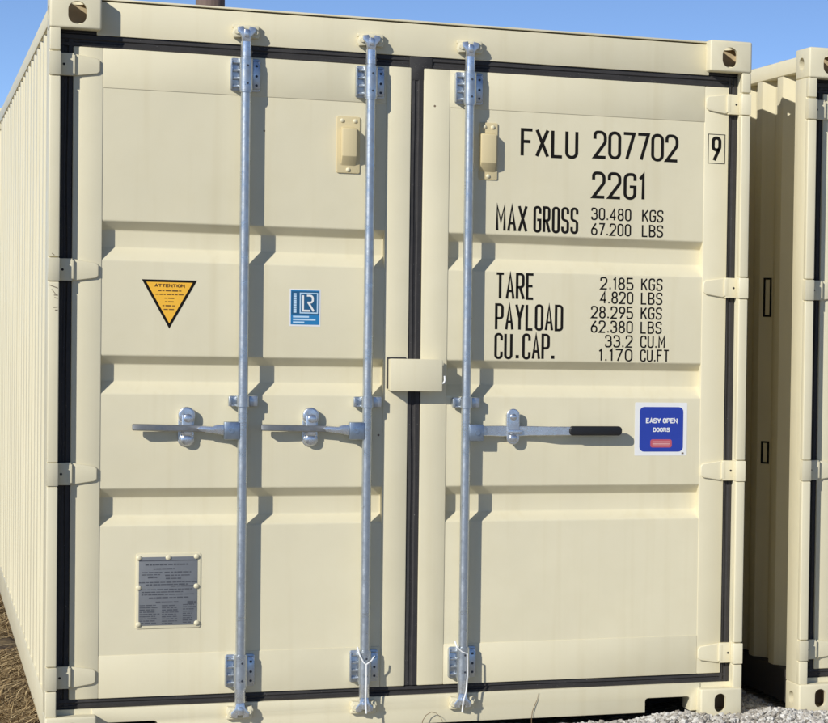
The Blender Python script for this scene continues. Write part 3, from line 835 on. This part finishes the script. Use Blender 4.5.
# ================================================================== small things
def cord(pts_list, label):
    bm = BM()
    for pts in pts_list: tube(bm, pts, .0028, 8)
    return tag(finish('white_cord', bm, M['cord']), label, 'cord', 'white cords on the locking bars')
yc = -.0035
cord([[(1.021, .008, .325), (1.026, yc, .300), (1.040, yc, .272), (1.050, yc-.003, .262), (1.051, yc-.003, .20), (1.050, yc, .14), (1.052, -.006, .085)],
      [(1.080, .005, .290), (1.068, yc, .275), (1.050, yc-.004, .2625)]], 'white cord forming a Y at the foot of the middle locking bar')
cord([[(1.362, .010, .334), (1.368, yc, .312), (1.385, yc, .296), (1.404, yc-.002, .288), (1.406, yc-.002, .21), (1.402, yc, .15), (1.392, yc, .11), (1.388, -.006, .075)]], 'white cord hanging at the foot of the bar right of the middle seam')
def stalk(pts, r, label):
    bm = BM(); tube(bm, pts, [q*.75 for q in r], 6); return tag(finish('dry_weed_stalk', bm, M['straw_dark']), label, 'weed', 'dry stalks in front of the sill')
stalk([(1.650, .046, -.02), (1.650, .0465, .03), (1.653, .049, .055), (1.662, .050, .080), (1.671, .051, .100), (1.676, .052, .124)], [.002, .002, .0018, .0016, .0012, .0007], 'thin upright dry stalk against the sill below the lettering')
stalk([(1.246, .02, -.02), (1.250, .03, .02), (1.256, .034, .045), (1.268, .036, .063), (1.286, .037, .073), (1.304, .037, .068), (1.320, .038, .052), (1.328, .04, .035)], [.0018, .0018, .0017, .0016, .0014, .0012, .001, .0007], 'thin arched dry stalk beside the lowest end of the bar right of the seam')

# ---- wooden utility pole behind
bm = BM(); px, py = 2.02, 16.0
cyl(bm, (px, py, -.05), (px, py, 9.2), .135, .115, n=20)
pole = empty('utility_pole', (0, 0, 0)); tag(pole, 'brown wooden utility pole rising behind the container roof', 'pole')
wood, nt, b = new_mat('weathered_wood'); v = coord(nt, (14, 14, .8)); n = noise_n(nt, v, 1.5, 6)
nt.links.new(mix(nt, n, (.10, .065, .05), (.26, .19, .16)), b.inputs['Base Color']); b.inputs['Roughness'].default_value = .9; bump(nt, b, [(n, .6, .02)])
finish('shaft', bm, wood, pole)
bm = BM(); box(bm, px-1.2, px+1.2, py-.20, py-.10, 8.5, 8.62, .01); finish('crossarm', bm, wood, pole)

# ---- crushed gravel: stones too many to count
def stone_mesh(rng):
    bm = BM(); bmesh.ops.create_icosphere(bm, subdivisions=1, radius=1)
    sx, sy, sz = rng.uniform(.8, 1.25), rng.uniform(.7, 1.1), rng.uniform(.55, .85)
    for v in bm.verts:
        k = 1+rng.uniform(-.28, .22); v.co = Vector((v.co.x*sx*k, v.co.y*sy*k, v.co.z*sz*k))
    V = [v.co.copy() for v in bm.verts]; F = [[v.index for v in f.verts] for f in bm.faces]; bm.free(); return V, F
def stone_mat():
    m, nt, b = new_mat('crushed_stone')
    v = coord(nt); a = nt.nodes.new('ShaderNodeAttribute'); a.attribute_name = 'tone'
    n = noise_n(nt, v, 160, 4)
    c = ramp(nt, a.outputs['Fac'], [(0, (.20, .18, .15)), (.25, (.42, .39, .35)), (.6, (.58, .56, .52)), (1, (.74, .72, .68))])
    nt.links.new(mix(nt, ramp(nt, n, [(.4, (0, 0, 0)), (.8, (.5, .5, .5))]), c, (.27, .23, .19)), b.inputs['Base Color'])
    b.inputs['Roughness'].default_value = .9; bump(nt, b, [(n, .4, .004)]); return m
rng = random.Random(11)
protos = [stone_mesh(rng) for _ in range(12)]
V = []; F = []; tone = []
def scatter(x0, x1, y0, y1, count, smin, smax, keep=lambda x, y: True):
    for _ in range(count):
        x = rng.uniform(x0, x1); y = rng.uniform(y0, y1)
        if not keep(x, y): continue
        s = rng.uniform(smin, smax)*(1.35 if rng.random() < .08 else 1)
        pv, pf = rng.choice(protos)
        rot = Matrix.Rotation(rng.uniform(0, 6.28), 3, 'Z') @ Matrix.Rotation(rng.uniform(-.7, .7), 3, 'X') @ Matrix.Rotation(rng.uniform(-.7, .7), 3, 'Y')
        z = ground_height(x, y)+s*rng.uniform(.0, .7); b0 = len(V)
        for q in pv: V.append(tuple(Vector((x, y, z))+rot @ (q*s)))
        for f in pf: F.append([b0+i for i in f])
        tone.extend([rng.random()]*len(pf))
def no_box(x, y):       # not inside the castings
    for ox in (0, 2.664):
        if ox-.01 < x < ox+.175 and y > -.012: return False
        if ox+2.263 < x < ox+2.45 and y > -.012: return False
        if 0 < x-ox < 2.45 and y > .30: return False
    return True
scatter(1.0, 4.2, -.55, .06, 16000, .006, .0125, no_box)
scatter(2.44, 2.665, .0, 1.6, 2600, .006, .012, no_box)
fall = lambda x, y: rng.random() < min(1, max(0, (x+.6)/.9))*min(1, max(0, (y+2.9)/1.6))*min(1, max(0, (6.2-x)/1.2))
scatter(-.6, 6.2, -2.9, -.45, 13000, .007, .013, fall)
scatter(4.2, 6.0, -.55, .05, 5000, .006, .0125, lambda x, y: no_box(x, y) and fall(x, -1.2))
scatter(2.05, 2.27, -.14, .10, 700, .008, .014, no_box)
me = bpy.data.meshes.new('gravel'); me.from_pydata(V, [], F)
at = me.attributes.new('tone', 'FLOAT', 'FACE'); at.data.foreach_set('value', tone)
me.materials.append(stone_mat()); g = bpy.data.objects.new('gravel', me); col.objects.link(g)
tag(g, 'pale crushed gravel in front of the containers', 'gravel', kind='stuff')

# ---- dry grass along the left side
V = []; F = []; tone = []
def blade(x, y, z, ang, lift, ln, w):
    d = Vector((math.cos(ang), math.sin(ang), 0)); sdv = Vector((-d.y, d.x, 0))
    b0 = len(V); k = 4
    for i in range(k):
        t = i/(k-1); p = Vector((x, y, z))+d*ln*t*math.cos(lift*(1-t*.5))+Vector((0, 0, ln*(math.sin(lift)*t-.35*lift*t*t)))
        p += sdv*math.sin(t*3+ang)*ln*.06
        ww = w*(1-t*.8)
        V.append(tuple(p-sdv*ww)); V.append(tuple(p+sdv*ww+Vector((0, 0, ww*.6))))
    for i in range(k-1): F.append((b0+2*i, b0+2*i+1, b0+2*i+3, b0+2*i+2))
    tone.extend([rng.random()]*(k-1))
cnt = 0
while cnt < 60000:
    x = -rng.random()**2.2*2.2+.02; y = rng.uniform(-.6, 9.0)
    if noise.noise(Vector((x*3, y*1.6, 1.7)))+rng.uniform(-.3, .3) < -.22: cnt += 1; continue
    far = rng.random()
    blade(x, y, ground_height(x, y), rng.uniform(0, 6.28), rng.choice((.15, .3, .5, .9))*rng.uniform(.6, 1.2), rng.uniform(.035, .11), rng.uniform(.0012, .0030)); cnt += 1
me = bpy.data.meshes.new('dry_grass'); me.from_pydata(V, [], F)
at = me.attributes.new('tone', 'FLOAT', 'FACE'); at.data.foreach_set('value', tone)
m, nt, b = new_mat('straw'); a = nt.nodes.new('ShaderNodeAttribute'); a.attribute_name = 'tone'
nt.links.new(ramp(nt, a.outputs['Fac'], [(0, (.07, .042, .018)), (.35, (.20, .13, .06)), (.75, (.40, .29, .15)), (1, (.58, .46, .27))]), b.inputs['Base Color']); b.inputs['Roughness'].default_value = .8
me.materials.append(m); g = bpy.data.objects.new('dry_grass', me); col.objects.link(g)
tag(g, 'dry straw coloured grass along the left side of the container', 'grass', kind='stuff')
